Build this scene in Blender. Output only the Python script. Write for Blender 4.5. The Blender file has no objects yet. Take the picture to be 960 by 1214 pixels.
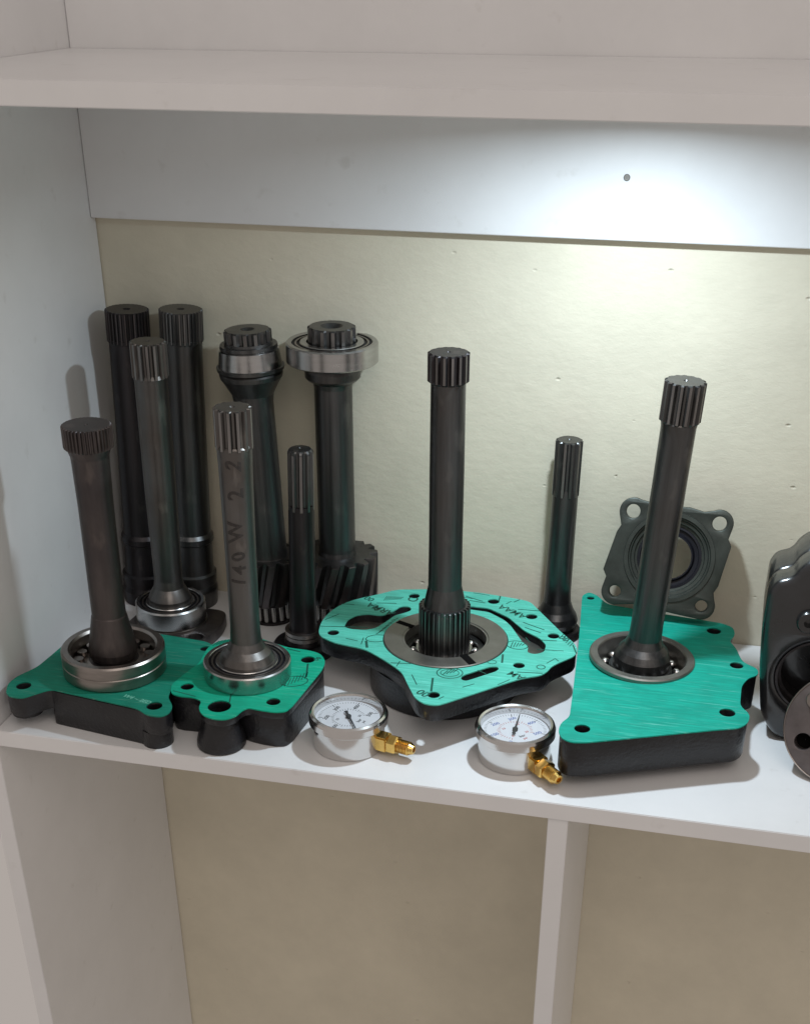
import bpy, bmesh, math, random
import numpy as np
from mathutils import Vector, Matrix

random.seed(7)
sc = bpy.context.scene
col = sc.collection
PI = math.pi

# ------------------------------------------------------------------ camera
F, CX, CY = 1507.0, 480.0, 880.0          # focal length and principal point in photo pixels (960 x 1214)
PITCH, YAW, CAMH = math.radians(31.85), math.radians(13.2), 0.59
cd = bpy.data.cameras.new('camera')
cam = bpy.data.objects.new('camera', cd)
col.objects.link(cam)
cam.location = (0, 0, CAMH)
cam.rotation_euler = (PI / 2 - PITCH, 0, YAW)
cd.sensor_fit = 'HORIZONTAL'
cd.sensor_width = 36
cd.lens = F / 960 * 36
cd.shift_x = (480 - CX) / 960
cd.shift_y = (CY - 607) / 960
cd.clip_start = 0.02
cd.clip_end = 100
sc.camera = cam

# ------------------------------------------------------------------ light
w = bpy.data.worlds.new('World')
sc.world = w
w.use_nodes = True
bg = w.node_tree.nodes['Background']
bg.inputs['Color'].default_value = (1.0, 0.90, 0.83, 1)
bg.inputs['Strength'].default_value = 0.375


def area(name, loc, target, size, power, color, shape='DISK'):
    l = bpy.data.lights.new(name, 'AREA')
    l.shape = shape
    l.size = size
    l.energy = power
    l.color = color
    o = bpy.data.objects.new(name, l)
    col.objects.link(o)
    o.location = loc
    o.rotation_euler = (Vector(target) - Vector(loc)).to_track_quat('-Z', 'Y').to_euler()
    return o


lamp = area('cabinet_puck_lamp', (-0.072, 0.990, 0.490), (-0.072, 0.990, 0), 0.028, 1.66, (0.76, 0.90, 1.0))
lamp.data.spread = math.radians(166)
area('room_ceiling_lamp', (0.5, -0.7, 2.0), (-0.2, 1.0, 0.1), 1.5, 11.0, (1.0, 0.90, 0.83))

sc.view_settings.view_transform = 'Standard'
sc.view_settings.look = 'None'
sc.view_settings.exposure = 0.15
sc.view_settings.gamma = 1.0
sc.view_settings.use_curve_mapping = False

# ------------------------------------------------------------------ pixel helpers (a pixel gives a direction)
fw = Vector((-math.sin(YAW) * math.cos(PITCH), math.cos(YAW) * math.cos(PITCH), -math.sin(PITCH)))
rt = Vector((math.cos(YAW), math.sin(YAW), 0))
up = rt.cross(fw)
C0 = Vector((0, 0, CAMH))


def ray(x, y): return fw + rt * ((x - CX) / F) - up * ((y - CY) / F)


def onz(x, y, z=0.0):
    d = ray(x, y)
    return C0 + d * ((z - CAMH) / d.z)


def ony(x, y, Y):
    d = ray(x, y)
    return C0 + d * (Y / d.y)


def proj(p):
    q = Vector(p) - C0
    d = q.dot(fw)
    return CX + F * q.dot(rt) / d, CY - F * q.dot(up) / d, d


# ------------------------------------------------------------------ materials
MATS = {}


def nn(nt, t, **kw):
    n = nt.nodes.new(t)
    for k, v in kw.items():
        setattr(n, k, v)
    return n


def mat(name, base, rough=0.5, metal=0.0, var=0.0, vscale=(30, 30, 30), vdetail=4, rvar=0.0, bump=0.0, bscale=300,
        bdist=0.0004, spec=0.5, coat=0.0, tint=None, tscale=12, tamt=0.0, rings=0.0, scratch=None):
    m = bpy.data.materials.new(name)
    m.use_nodes = True
    nt = m.node_tree
    b = nt.nodes['Principled BSDF']
    b.inputs['Roughness'].default_value = rough
    b.inputs['Metallic'].default_value = metal
    b.inputs['Specular IOR Level'].default_value = spec
    b.inputs['Coat Weight'].default_value = coat
    b.inputs['Coat Roughness'].default_value = 0.12
    tc = nn(nt, 'ShaderNodeTexCoord')
    mp = nn(nt, 'ShaderNodeMapping')
    mp.inputs['Scale'].default_value = vscale
    nt.links.new(tc.outputs['Object'], mp.inputs['Vector'])
    nz = nn(nt, 'ShaderNodeTexNoise')
    nz.inputs['Scale'].default_value = 1.0
    nz.inputs['Detail'].default_value = vdetail
    nz.inputs['Roughness'].default_value = 0.65
    nt.links.new(mp.outputs['Vector'], nz.inputs['Vector'])
    cr = nn(nt, 'ShaderNodeValToRGB')
    cr.color_ramp.elements[0].position = 0.30
    cr.color_ramp.elements[1].position = 0.70
    cr.color_ramp.elements[0].color = tuple(c * (1 - var) for c in base) + (1,)
    cr.color_ramp.elements[1].color = tuple(min(1, c * (1 + var)) for c in base) + (1,)
    nt.links.new(nz.outputs['Fac'], cr.inputs['Fac'])
    out = cr.outputs['Color']
    if tint:
        n2 = nn(nt, 'ShaderNodeTexNoise')
        n2.inputs['Scale'].default_value = tscale
        n2.inputs['Detail'].default_value = 6
        nt.links.new(tc.outputs['Object'], n2.inputs['Vector'])
        mr = nn(nt, 'ShaderNodeMapRange')
        mr.inputs['From Min'].default_value = 0.45
        mr.inputs['From Max'].default_value = 0.7
        mr.inputs['To Max'].default_value = tamt
        nt.links.new(n2.outputs['Fac'], mr.inputs['Value'])
        mx = nn(nt, 'ShaderNodeMix', data_type='RGBA')
        nt.links.new(mr.outputs['Result'], mx.inputs['Factor'])
        nt.links.new(out, mx.inputs['A'])
        mx.inputs['B'].default_value = tuple(tint) + (1,)
        out = mx.outputs['Result']
    if scratch:
        sc_col, sc_scale, sc_rot, lo, hi, amt = scratch
        m2 = nn(nt, 'ShaderNodeMapping')
        m2.inputs['Scale'].default_value = sc_scale
        m2.inputs['Rotation'].default_value = (0, 0, sc_rot)
        nt.links.new(tc.outputs['Object'], m2.inputs['Vector'])
        n4 = nn(nt, 'ShaderNodeTexNoise')
        n4.inputs['Scale'].default_value = 1.0
        n4.inputs['Detail'].default_value = 3
        nt.links.new(m2.outputs['Vector'], n4.inputs['Vector'])
        r4 = nn(nt, 'ShaderNodeMapRange')
        r4.inputs['From Min'].default_value = lo
        r4.inputs['From Max'].default_value = hi
        r4.inputs['To Max'].default_value = amt
        nt.links.new(n4.outputs['Fac'], r4.inputs['Value'])
        x4 = nn(nt, 'ShaderNodeMix', data_type='RGBA')
        nt.links.new(r4.outputs['Result'], x4.inputs['Factor'])
        nt.links.new(out, x4.inputs['A'])
        x4.inputs['B'].default_value = tuple(sc_col) + (1,)
        out = x4.outputs['Result']
    nt.links.new(out, b.inputs['Base Color'])
    if rvar:
        mr = nn(nt, 'ShaderNodeMapRange')
        mr.inputs['To Min'].default_value = max(0.02, rough - rvar)
        mr.inputs['To Max'].default_value = min(1, rough + rvar)
        nt.links.new(nz.outputs['Fac'], mr.inputs['Value'])
        nt.links.new(mr.outputs['Result'], b.inputs['Roughness'])
    if bump:
        n3 = nn(nt, 'ShaderNodeTexNoise')
        n3.inputs['Scale'].default_value = bscale
        n3.inputs['Detail'].default_value = 5
        nt.links.new(tc.outputs['Object'], n3.inputs['Vector'])
        bp = nn(nt, 'ShaderNodeBump')
        bp.inputs['Strength'].default_value = bump
        bp.inputs['Distance'].default_value = bdist
        nt.links.new(n3.outputs['Fac'], bp.inputs['Height'])
        nt.links.new(bp.outputs['Normal'], b.inputs['Normal'])
        if rings:
            m5 = nn(nt, 'ShaderNodeMapping')
            m5.inputs['Scale'].default_value = (3, 3, 1600)
            nt.links.new(tc.outputs['Object'], m5.inputs['Vector'])
            n5 = nn(nt, 'ShaderNodeTexNoise')
            n5.inputs['Scale'].default_value = 1.0
            n5.inputs['Detail'].default_value = 2
            nt.links.new(m5.outputs['Vector'], n5.inputs['Vector'])
            b5 = nn(nt, 'ShaderNodeBump')
            b5.inputs['Strength'].default_value = rings
            b5.inputs['Distance'].default_value = 0.0002
            nt.links.new(n5.outputs['Fac'], b5.inputs['Height'])
            nt.links.new(bp.outputs['Normal'], b5.inputs['Normal'])
            nt.links.new(b5.outputs['Normal'], b.inputs['Normal'])
    MATS[name] = m
    return m


mat('melamine', (0.76, 0.76, 0.765), 0.36, var=0.035, vscale=(11, 11, 11), vdetail=7, rvar=0.10, bump=0.15, bscale=900, bdist=0.0002,
    scratch=((0.50, 0.48, 0.45), (45, 45, 45), 0, 0.66, 0.80, 0.35))
mat('panel_edge', (0.72, 0.70, 0.69), 0.45, var=0.03, vscale=(20, 20, 200))
mat('steel_dark', (0.088, 0.089, 0.090), 0.34, 0.90, var=0.35, vscale=(90, 90, 5), rvar=0.10, bump=0.12, bscale=700,
    bdist=0.0002, tint=(0.085, 0.070, 0.060), tscale=14, tamt=0.4, rings=0.25,
    scratch=((0.16, 0.155, 0.15), (60, 60, 26), 0, 0.60, 0.72, 0.55))
mat('steel_black', (0.042, 0.038, 0.040), 0.38, 0.85, var=0.30, vscale=(80, 80, 6), rvar=0.10, bump=0.15, bscale=600,
    bdist=0.0002, rings=0.25,
    scratch=((0.11, 0.095, 0.09), (70, 70, 30), 0, 0.60, 0.72, 0.5))
mat('steel_brown', (0.092, 0.080, 0.078), 0.42, 0.85, var=0.30, vscale=(60, 60, 8), rvar=0.10, bump=0.12, bscale=600,
    bdist=0.0002, tint=(0.05, 0.045, 0.05), tscale=20, tamt=0.6, rings=0.25,
    scratch=((0.19, 0.16, 0.145), (60, 60, 26), 0, 0.58, 0.72, 0.5))
mat('steel_light', (0.135, 0.130, 0.126), 0.36, 0.95, var=0.18, vscale=(70, 70, 5), rvar=0.10, bump=0.10, bscale=700,
    bdist=0.0002, tint=(0.09, 0.068, 0.055), tscale=18, tamt=0.5, rings=0.25,
    scratch=((0.30, 0.28, 0.26), (70, 70, 26), 0, 0.60, 0.72, 0.5))
mat('spline_worn_dark', (0.105, 0.09, 0.09), 0.36, 0.9, var=0.4, vscale=(80, 80, 14), rvar=0.1)
mat('spline_edge', (0.22, 0.21, 0.205), 0.32, 0.95, var=0.35, vscale=(80, 80, 10), rvar=0.1)
mat('bearing_steel', (0.44, 0.435, 0.43), 0.25, 1.0, var=0.08, vscale=(40, 40, 300), rvar=0.06)
mat('bearing_dull', (0.30, 0.27, 0.25), 0.33, 1.0, var=0.15, vscale=(40, 40, 200), rvar=0.10)
mat('ring_steel', (0.25, 0.24, 0.22), 0.42, 0.9, var=0.12, vscale=(60, 60, 60), rvar=0.1, bump=0.1, bscale=500)
mat('ball_steel', (0.75, 0.75, 0.76), 0.10, 1.0)
mat('chrome', (0.66, 0.65, 0.64), 0.17, 1.0, var=0.03, rvar=0.04)
mat('black_cast', (0.010, 0.010, 0.012), 0.34, 0.0, var=0.35, vscale=(50, 50, 50), rvar=0.12, bump=0.7, bscale=380,
    bdist=0.0008, spec=0.5, scratch=((0.035, 0.034, 0.034), (120, 120, 120), 0, 0.64, 0.74, 0.5))
mat('black_gloss', (0.008, 0.008, 0.009), 0.30, 0.0, var=0.3, vscale=(40, 40, 40), rvar=0.10, bump=0.45, bscale=160,
    bdist=0.0006, spec=0.6, coat=0.5)
mat('green_grey_cast', (0.048, 0.055, 0.048), 0.42, 0.55, var=0.22, vscale=(45, 45, 45), rvar=0.10, bump=0.3,
    bscale=420, bdist=0.0003)
mat('disc_steel', (0.135, 0.115, 0.112), 0.45, 0.7, var=0.2, vscale=(50, 50, 50), rvar=0.1, bump=0.1, bscale=500)
mat('rubber', (0.007, 0.007, 0.011), 0.5, 0.0, var=0.2, spec=0.3)
mat('void', (0.005, 0.005, 0.005), 0.9, spec=0.05)
mat('brass', (0.72, 0.47, 0.14), 0.22, 1.0, var=0.15, vscale=(200, 200, 200), rvar=0.08)
mat('dial_white', (0.62, 0.62, 0.65), 0.5)
mat('ink_black', (0.02, 0.02, 0.02), 0.5)
mat('ink_red', (0.42, 0.06, 0.05), 0.5)
mat('ink_blue', (0.10, 0.14, 0.35), 0.5)
mat('print_green', (0.004, 0.085, 0.060), 0.55)
mat('marker', (0.030, 0.025, 0.023), 0.6, var=0.5, vscale=(500, 500, 500))
mat('print_pale', (0.16, 0.52, 0.40), 0.6)


def gasket_mat(name, base, streak_rot):
    m = mat(name, base, 0.62, 0.0, spec=0.22, var=0.20, vscale=(25, 420, 25), vdetail=5, rvar=0.12, bump=0.25, bscale=900,
            bdist=0.0002, tint=(base[0] * 0.8, base[1] * 0.72, base[2] * 0.72), tscale=38, tamt=0.55,
            scratch=((base[0] + 0.13, min(1, base[1] * 1.45), min(1, base[2] * 1.6)), (34, 700, 30), streak_rot, 0.60, 0.72, 0.65))
    for n in m.node_tree.nodes:
        if n.type == 'MAPPING':
            n.inputs['Rotation'].default_value = (0, 0, streak_rot)
    return m


gasket_mat('gasket_green', (0.006, 0.330, 0.245), math.radians(8))
gasket_mat('gasket_dark', (0.010, 0.215, 0.145), math.radians(-14))
gasket_mat('gasket_pale', (0.090, 0.49, 0.385), math.radians(20))
gasket_mat('gasket_mid', (0.006, 0.365, 0.225), math.radians(30))


def plaster():
    m = mat('plaster', (0.68, 0.63, 0.505), 0.75, var=0.07, vscale=(9, 9, 9), vdetail=6, spec=0.25)
    nt = m.node_tree
    b = nt.nodes['Principled BSDF']
    tc = nn(nt, 'ShaderNodeTexCoord')
    n1 = nn(nt, 'ShaderNodeTexNoise')
    n1.inputs['Scale'].default_value = 75
    n1.inputs['Detail'].default_value = 8
    n1.inputs['Roughness'].default_value = 0.62
    mp = nn(nt, 'ShaderNodeMapping')
    mp.inputs['Scale'].default_value = (1.0, 1.0, 1.7)
    mp.inputs['Rotation'].default_value = (0, 0.5, 0)
    nt.links.new(tc.outputs['Object'], mp.inputs['Vector'])
    nt.links.new(mp.outputs['Vector'], n1.inputs['Vector'])
    v = nn(nt, 'ShaderNodeTexVoronoi')
    v.inputs['Scale'].default_value = 55
    v.feature = 'F1'
    nt.links.new(mp.outputs['Vector'], v.inputs['Vector'])
    # sparse little pits: only cells whose random colour is high
    pit = nn(nt, 'ShaderNodeMapRange')
    pit.inputs['From Min'].default_value = 0.0
    pit.inputs['From Max'].default_value = 0.16
    nt.links.new(v.outputs['Distance'], pit.inputs['Value'])
    sep = nn(nt, 'ShaderNodeSeparateColor')
    nt.links.new(v.outputs['Color'], sep.inputs['Color'])
    gt = nn(nt, 'ShaderNodeMath', operation='LESS_THAN')
    gt.inputs[1].default_value = 0.95
    nt.links.new(sep.outputs['Red'], gt.inputs[0])
    mx = nn(nt, 'ShaderNodeMath', operation='MAXIMUM')
    nt.links.new(pit.outputs['Result'], mx.inputs[0])
    nt.links.new(gt.outputs['Value'], mx.inputs[1])
    b1 = nn(nt, 'ShaderNodeBump')
    b1.inputs['Strength'].default_value = 0.38
    b1.inputs['Distance'].default_value = 0.0015
    nt.links.new(n1.outputs['Fac'], b1.inputs['Height'])
    b2 = nn(nt, 'ShaderNodeBump')
    b2.inputs['Strength'].default_value = 0.8
    b2.inputs['Distance'].default_value = 0.0014
    nt.links.new(mx.outputs['Value'], b2.inputs['Height'])
    nt.links.new(b1.outputs['Normal'], b2.inputs['Normal'])
    nt.links.new(b2.outputs['Normal'], b.inputs['Normal'])


plaster()


def glass():
    m = bpy.data.materials.new('lens_glass')
    m.use_nodes = True
    nt = m.node_tree
    nt.nodes.remove(nt.nodes['Principled BSDF'])
    out = nt.nodes['Material Output']
    t = nn(nt, 'ShaderNodeBsdfTransparent')
    t.inputs['Color'].default_value = (0.97, 0.98, 0.98, 1)
    g = nn(nt, 'ShaderNodeBsdfGlossy')
    g.inputs['Roughness'].default_value = 0.02
    fr = nn(nt, 'ShaderNodeLayerWeight')
    fr.inputs['Blend'].default_value = 0.2
    mx = nn(nt, 'ShaderNodeMixShader')
    nt.links.new(fr.outputs['Fresnel'], mx.inputs['Fac'])
    nt.links.new(t.outputs['BSDF'], mx.inputs[1])
    nt.links.new(g.outputs['BSDF'], mx.inputs[2])
    nt.links.new(mx.outputs['Shader'], out.inputs['Surface'])
    MATS['lens_glass'] = m


glass()


# ------------------------------------------------------------------ object helpers
def link(name, me, m, parent=None, loc=None, rot=None, smooth=30):
    o = bpy.data.objects.new(name, me)
    col.objects.link(o)
    if m and not me.materials:
        me.materials.append(MATS[m])
    if smooth:
        me.polygons.foreach_set('use_smooth', [True] * len(me.polygons))
        me.set_sharp_from_angle(angle=math.radians(smooth))
    if parent:
        o.parent = parent
    if loc is not None:
        o.location = loc
    if rot is not None:
        o.rotation_euler = rot
    return o


def thing(name, label, cat, loc=(0, 0, 0), axis=None, rotz=0, group=None):
    o = bpy.data.objects.new(name, None)
    o.empty_display_size = 0.02
    col.objects.link(o)
    o.location = loc
    if axis is not None:
        q = Vector(axis).normalized().to_track_quat('Z', 'Y')
        # keep x roughly along world x
        o.rotation_mode = 'QUATERNION'
        q = Vector((0, 0, 1)).rotation_difference(Vector(axis).normalized())
        o.rotation_quaternion = q
    else:
        o.rotation_euler = (0, 0, rotz)
    tag(o, label, cat, group)
    return o


def tag(o, label, cat, group=None):
    o['label'] = label
    o['category'] = cat
    if group:
        o['group'] = group
    return o


def struct(o):
    o['kind'] = 'structure'
    return o


def mesh(name, vs, fs):
    me = bpy.data.meshes.new(name)
    me.from_pydata([tuple(v) for v in vs], [], fs)
    bm = bmesh.new()
    bm.from_mesh(me)
    bmesh.ops.remove_doubles(bm, verts=bm.verts, dist=1e-7)
    bmesh.ops.recalc_face_normals(bm, faces=bm.faces)
    bm.to_mesh(me)
    bm.free()
    return me


def box(name, x0, x1, y0, y1, z0, z1, m, bev=0.0, parent=None):
    me = bpy.data.meshes.new(name)
    bm = bmesh.new()
    bmesh.ops.create_cube(bm, size=1)
    for v in bm.verts:
        v.co = Vector(((x0 + x1) / 2 + v.co.x * (x1 - x0), (y0 + y1) / 2 + v.co.y * (y1 - y0),
                       (z0 + z1) / 2 + v.co.z * (z1 - z0)))
    if bev:
        bmesh.ops.bevel(bm, geom=bm.edges[:], offset=bev, segments=2, affect='EDGES')
    bm.to_mesh(me)
    bm.free()
    return link(name, me, m, parent)


def lathe(name, prof, m, parent=None, seg=64, closed=False, loc=None, rot=None, smooth=9):
    """prof: list of (r, z); closed joins last to first (a ring), else both ends are capped."""
    vs, fs = [], []
    n = len(prof)
    for r, z in prof:
        for i in range(seg):
            a = 2 * PI * i / seg
            vs.append((r * math.cos(a), r * math.sin(a), z))
    rng = n if closed else n - 1
    for k in range(rng):
        a, b = k, (k + 1) % n
        for i in range(seg):
            j = (i + 1) % seg
            fs.append((a * seg + i, a * seg + j, b * seg + j, b * seg + i))
    if not closed:
        fs.append(tuple(range(seg))[::-1])
        fs.append(tuple((n - 1) * seg + i for i in range(seg)))
    return link(name, mesh(name, vs, fs), m, parent, loc, rot, smooth)


def toothed(name, teeth, ro, ri, z0, z1, m, parent=None, twist=0.0, duty=(0.16, 0.40), steps=1, ch=0.12, ch_lo=None,
            run_out=False, phase=0.0, loc=None, bore=0.0, round_top=False, tip='spline_edge'):
    """a bar with straight or helical teeth round it, chamfered at both ends."""
    h = z1 - z0
    c = min(ch * ro, h * 0.25)
    cl = c if ch_lo is None else ch_lo
    rings = []
    rings.append((z0, ro - cl * 0.9 if not run_out else ri))
    if cl > 0:
        rings.append((z0 + cl, 9))
    for s in range(1, steps):
        rings.append((z0 + cl + (h - cl - c) * s / steps, 9))
    if round_top:
        rings += [(z1 - c * 1.6, 9), (z1 - c * 0.8, ro - c * 0.35), (z1 - c * 0.25, ro - c * 0.9), (z1, ro - c * 1.7)]
    else:
        rings += [(z1 - c * 0.55, 9), (z1, ro - c)]
    step = 2 * PI / teeth
    t0, t1 = duty      # half tip width, half base width, as fractions of the pitch
    offs = [(-0.5, 0), (-t1, 0), (-t0, 1), (t0, 1), (t1, 0)]
    vs, fs = [], []
    for z, rm in rings:
        for k in range(teeth):
            for f, isout in offs:
                a = (k + f) * step + phase + twist * (z - z0) / h
                r = min(ro if isout else ri, rm)
                vs.append((r * math.cos(a), r * math.sin(a), z))
    N = teeth * len(offs)
    for k in range(len(rings) - 1):
        for i in range(N):
            j = (i + 1) % N
            fs.append((k * N + i, k * N + j, (k + 1) * N + j, (k + 1) * N + i))
    fs.append(tuple(range(N))[::-1])
    top = (len(rings) - 1) * N
    if bore > 0:
        b0 = len(vs)
        for zz, rr in ((z1, bore), (z1 - bore * 0.5, bore * 0.55)):
            for i in range(N):
                a = phase + twist + (i / N) * 2 * PI - 0.5 * step
                vs.append((rr * math.cos(a), rr * math.sin(a), zz))
        for i in range(N):
            j = (i + 1) % N
            fs.append((top + i, top + j, b0 + j, b0 + i))
            fs.append((b0 + i, b0 + j, b0 + N + j, b0 + N + i))
        fs.append(tuple(b0 + N + i for i in range(N)))
    else:
        fs.append(tuple(top + i for i in range(N)))
    me = mesh(name, vs, fs)
    me.materials.append(MATS[m])
    me.materials.append(MATS[tip])
    for p in me.polygons:
        if abs(p.normal.z) < 0.97 and len(p.vertices) == 4:
            c = p.center
            if math.hypot(c.x, c.y) > ri + (ro - ri) * 0.80:
                p.material_index = 1
    return link(name, me, m, parent, loc, None, 25)


def bez_round(pts, r=0.006, seg=5):
    """round every corner of a polygon with an arc-like quadratic."""
    out = []
    n = len(pts)
    for i in range(n):
        p0, p, p1 = Vector(pts[i - 1]), Vector(pts[i]), Vector(pts[(i + 1) % n])
        a, b = p0 - p, p1 - p
        la, lb = a.length, b.length
        d = min(r, la * 0.45, lb * 0.45)
        s, e = p + a.normalized() * d, p + b.normalized() * d
        for k in range(seg + 1):
            t = k / seg
            out.append(((1 - t) ** 2) * s + 2 * t * (1 - t) * p + t * t * e)
    return out


def circ(x, y, r, n=28): return [Vector((x + r * math.cos(2 * PI * i / n), y + r * math.sin(2 * PI * i / n)))
                                 for i in range(n)]


def inset(pts, d):
    """move a closed outline inwards by d (positive) along its vertex normals."""
    n = len(pts)
    area_ = sum(pts[i - 1][0] * pts[i][1] - pts[i][0] * pts[i - 1][1] for i in range(n))
    sg = 1 if area_ > 0 else -1
    out = []
    for i in range(n):
        t = (Vector(pts[(i + 1) % n]) - Vector(pts[i - 1]))
        if t.length < 1e-9:
            out.append(Vector(pts[i]))
            continue
        t.normalize()
        out.append(Vector(pts[i]) + Vector((-t.y, t.x)) * d * sg)
    return out


def sheet(name, loops, z0, z1, m, parent=None, bev=0.0, smooth=35, mtx=None):
    """solid plate between z0 and z1; loops[0] is the outline, the others are through-holes (2D, metres)."""
    cu = bpy.data.curves.new(name, 'CURVE')
    cu.dimensions = '2D'
    cu.fill_mode = 'BOTH'
    for lp in loops:
        sp = cu.splines.new('POLY')
        sp.points.add(len(lp) - 1)
        for p, q in zip(sp.points, lp):
            p.co = (q[0], q[1], 0, 1)
        sp.use_cyclic_u = True
    cu.extrude = (z1 - z0) / 2 - bev
    cu.bevel_depth = bev
    cu.bevel_resolution = 1 if bev else 0
    if bev:
        cu.offset = -bev
    tmp = bpy.data.objects.new('tmp', cu)
    col.objects.link(tmp)
    dg = bpy.context.evaluated_depsgraph_get()
    me = bpy.data.meshes.new_from_object(tmp.evaluated_get(dg))
    bpy.data.objects.remove(tmp)
    bpy.data.curves.remove(cu)
    me.name = name
    me.transform(Matrix.Translation((0, 0, (z0 + z1) / 2)))
    bm = bmesh.new()
    bm.from_mesh(me)
    bmesh.ops.remove_doubles(bm, verts=bm.verts, dist=1e-6)
    bmesh.ops.recalc_face_normals(bm, faces=bm.faces)
    bm.to_mesh(me)
    bm.free()
    if mtx is not None:
        me.transform(mtx)
    me.materials.clear()
    return link(name, me, m, parent, smooth=smooth)


def text_mesh(name, s, size, m, parent=None, depth=0.00008, loc=None, rotz=0.0, shear=0.0, align='CENTER', mapper=None, bold=0.018):
    cu = bpy.data.curves.new(name, 'FONT')
    cu.body = s
    cu.size = size
    cu.shear = shear
    cu.extrude = depth
    cu.align_x = align
    cu.align_y = 'CENTER'
    cu.resolution_u = 3
    cu.offset = size * bold
    tmp = bpy.data.objects.new('tmp', cu)
    col.objects.link(tmp)
    dg = bpy.context.evaluated_depsgraph_get()
    me = bpy.data.meshes.new_from_object(tmp.evaluated_get(dg))
    bpy.data.objects.remove(tmp)
    bpy.data.curves.remove(cu)
    me.name = name
    me.materials.clear()
    if mapper:
        bm = bmesh.new()
        bm.from_mesh(me)
        bmesh.ops.triangulate(bm, faces=bm.faces[:])
        for _ in range(4):
            lg = [e for e in bm.edges if e.calc_length() > 0.0016]
            if not lg:
                break
            bmesh.ops.subdivide_edges(bm, edges=lg, cuts=1)
            bmesh.ops.triangulate(bm, faces=[f for f in bm.faces if len(f.verts) > 3])
        bm.to_mesh(me)
        bm.free()
        for v in me.vertices:
            v.co = mapper(v.co)
    return link(name, me, m, parent, loc, (0, 0, rotz), smooth=0)


def join_polys(name, polys, z, m, parent=None, th=0.00015):
    """thin printed marks: list of 2D polygons, each a little raised slab."""
    vs, fs = [], []
    for p in polys:
        b = len(vs)
        n = len(p)
        vs += [(q[0], q[1], z) for q in p] + [(q[0], q[1], z + th) for q in p]
        fs.append(tuple(range(b + n, b + 2 * n)))
        for i in range(n):
            j = (i + 1) % n
            fs.append((b + i, b + j, b + n + j, b + n + i))
    o = link(name, mesh(name, vs, fs), m, parent, smooth=0)
    if len(polys) > 1:
        o['kind'] = 'stuff'
    return o


def stroke(a, b, wd):
    a, b = Vector(a), Vector(b)
    t = (b - a).normalized()
    n = Vector((-t.y, t.x)) * wd / 2
    return [a + n, b + n, b - n, a - n]


def ellipse_stroke(cx, cy, rx, ry, rot, wd, n=20):
    out = []
    for i in range(n):
        a0, a1 = 2 * PI * i / n, 2 * PI * (i + 1) / n
        q = []
        for a, k in ((a0, 1), (a1, 1), (a1, 0), (a0, 0)):
            x, y = (rx - wd * k) * math.cos(a), (ry - wd * k) * math.sin(a)
            q.append(Vector((cx + x * math.cos(rot) - y * math.sin(rot), cy + x * math.sin(rot) + y * math.cos(rot))))
        out.append(q)
    return out


# ------------------------------------------------------------------ the setting
YF, YB, XL, YBD = 0.860, 1.184, -0.578, 1.172
box('wall_back', -0.75, 0.75, YB, YB + 0.05, -1.0, 0.90, 'plaster')
struct(bpy.data.objects['wall_back'])
struct(box('wall_left', XL - 0.016, XL, YF, YB - 0.0015, -1.0, 0.90, 'melamine', 0.0006))
struct(box('shelf', XL + 0.0004, 0.72, YF, YB - 0.0005, -0.016, 0.0, 'melamine', 0.0006))
struct(box('upper_shelf', XL + 0.0004, 0.72, YF, YBD - 0.0005, 0.503, 0.519, 'melamine', 0.0006))
struct(box('shelf_divider', -0.0812, -0.0645, YF + 0.003, YB - 0.0005, -1.0, -0.0162, 'melamine', 0.0006))
bd = struct(box('upper_board', XL + 0.0004, 0.72, YBD, YB - 0.0005, 0.379, 0.90, 'melamine', 0.0006))
sp_ = ony(743, 210, YBD)
scr = lathe('screw', [(0.0028, -0.001), (0.0028, 0.0006), (0.0022, 0.0010), (0.0009, 0.0010), (0.0007, 0.0004)],
            'ring_steel', bd, 20, loc=(sp_.x, YBD, sp_.z), rot=(PI / 2, 0, 0))


# ------------------------------------------------------------------ shafts: axis from base pixel and top pixel
class Axis:
    def __init__(self, base, top_px, lean_y=0.0):
        """base: 3D point the shaft stands on; top_px: pixel of the top's centre, in the plane of the axis."""
        self.b = Vector(base)
        t = ony(top_px[0], top_px[1], self.b.y + lean_y)
        self.t = t
        self.L = (t - self.b).length
        self.d = (t - self.b).normalized()

    def at(self, py):
        lo, hi = -0.05, self.L + 0.05
        for _ in range(40):
            mid = (lo + hi) / 2
            if proj(self.b + self.d * mid)[1] > py:
                lo = mid
            else:
                hi = mid
        return (lo + hi) / 2

    def r(self, py, wpx):
        return wpx / 2 * proj(self.b + self.d * self.at(py))[2] / F

    def prof(self, lst):
        return [(self.r(y, wd), self.at(y)) for y, wd in lst]


def shaft_thing(name, ax, label, group=None):
    return thing(name, label, 'shaft', ax.b, ax.d, group=group)


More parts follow.
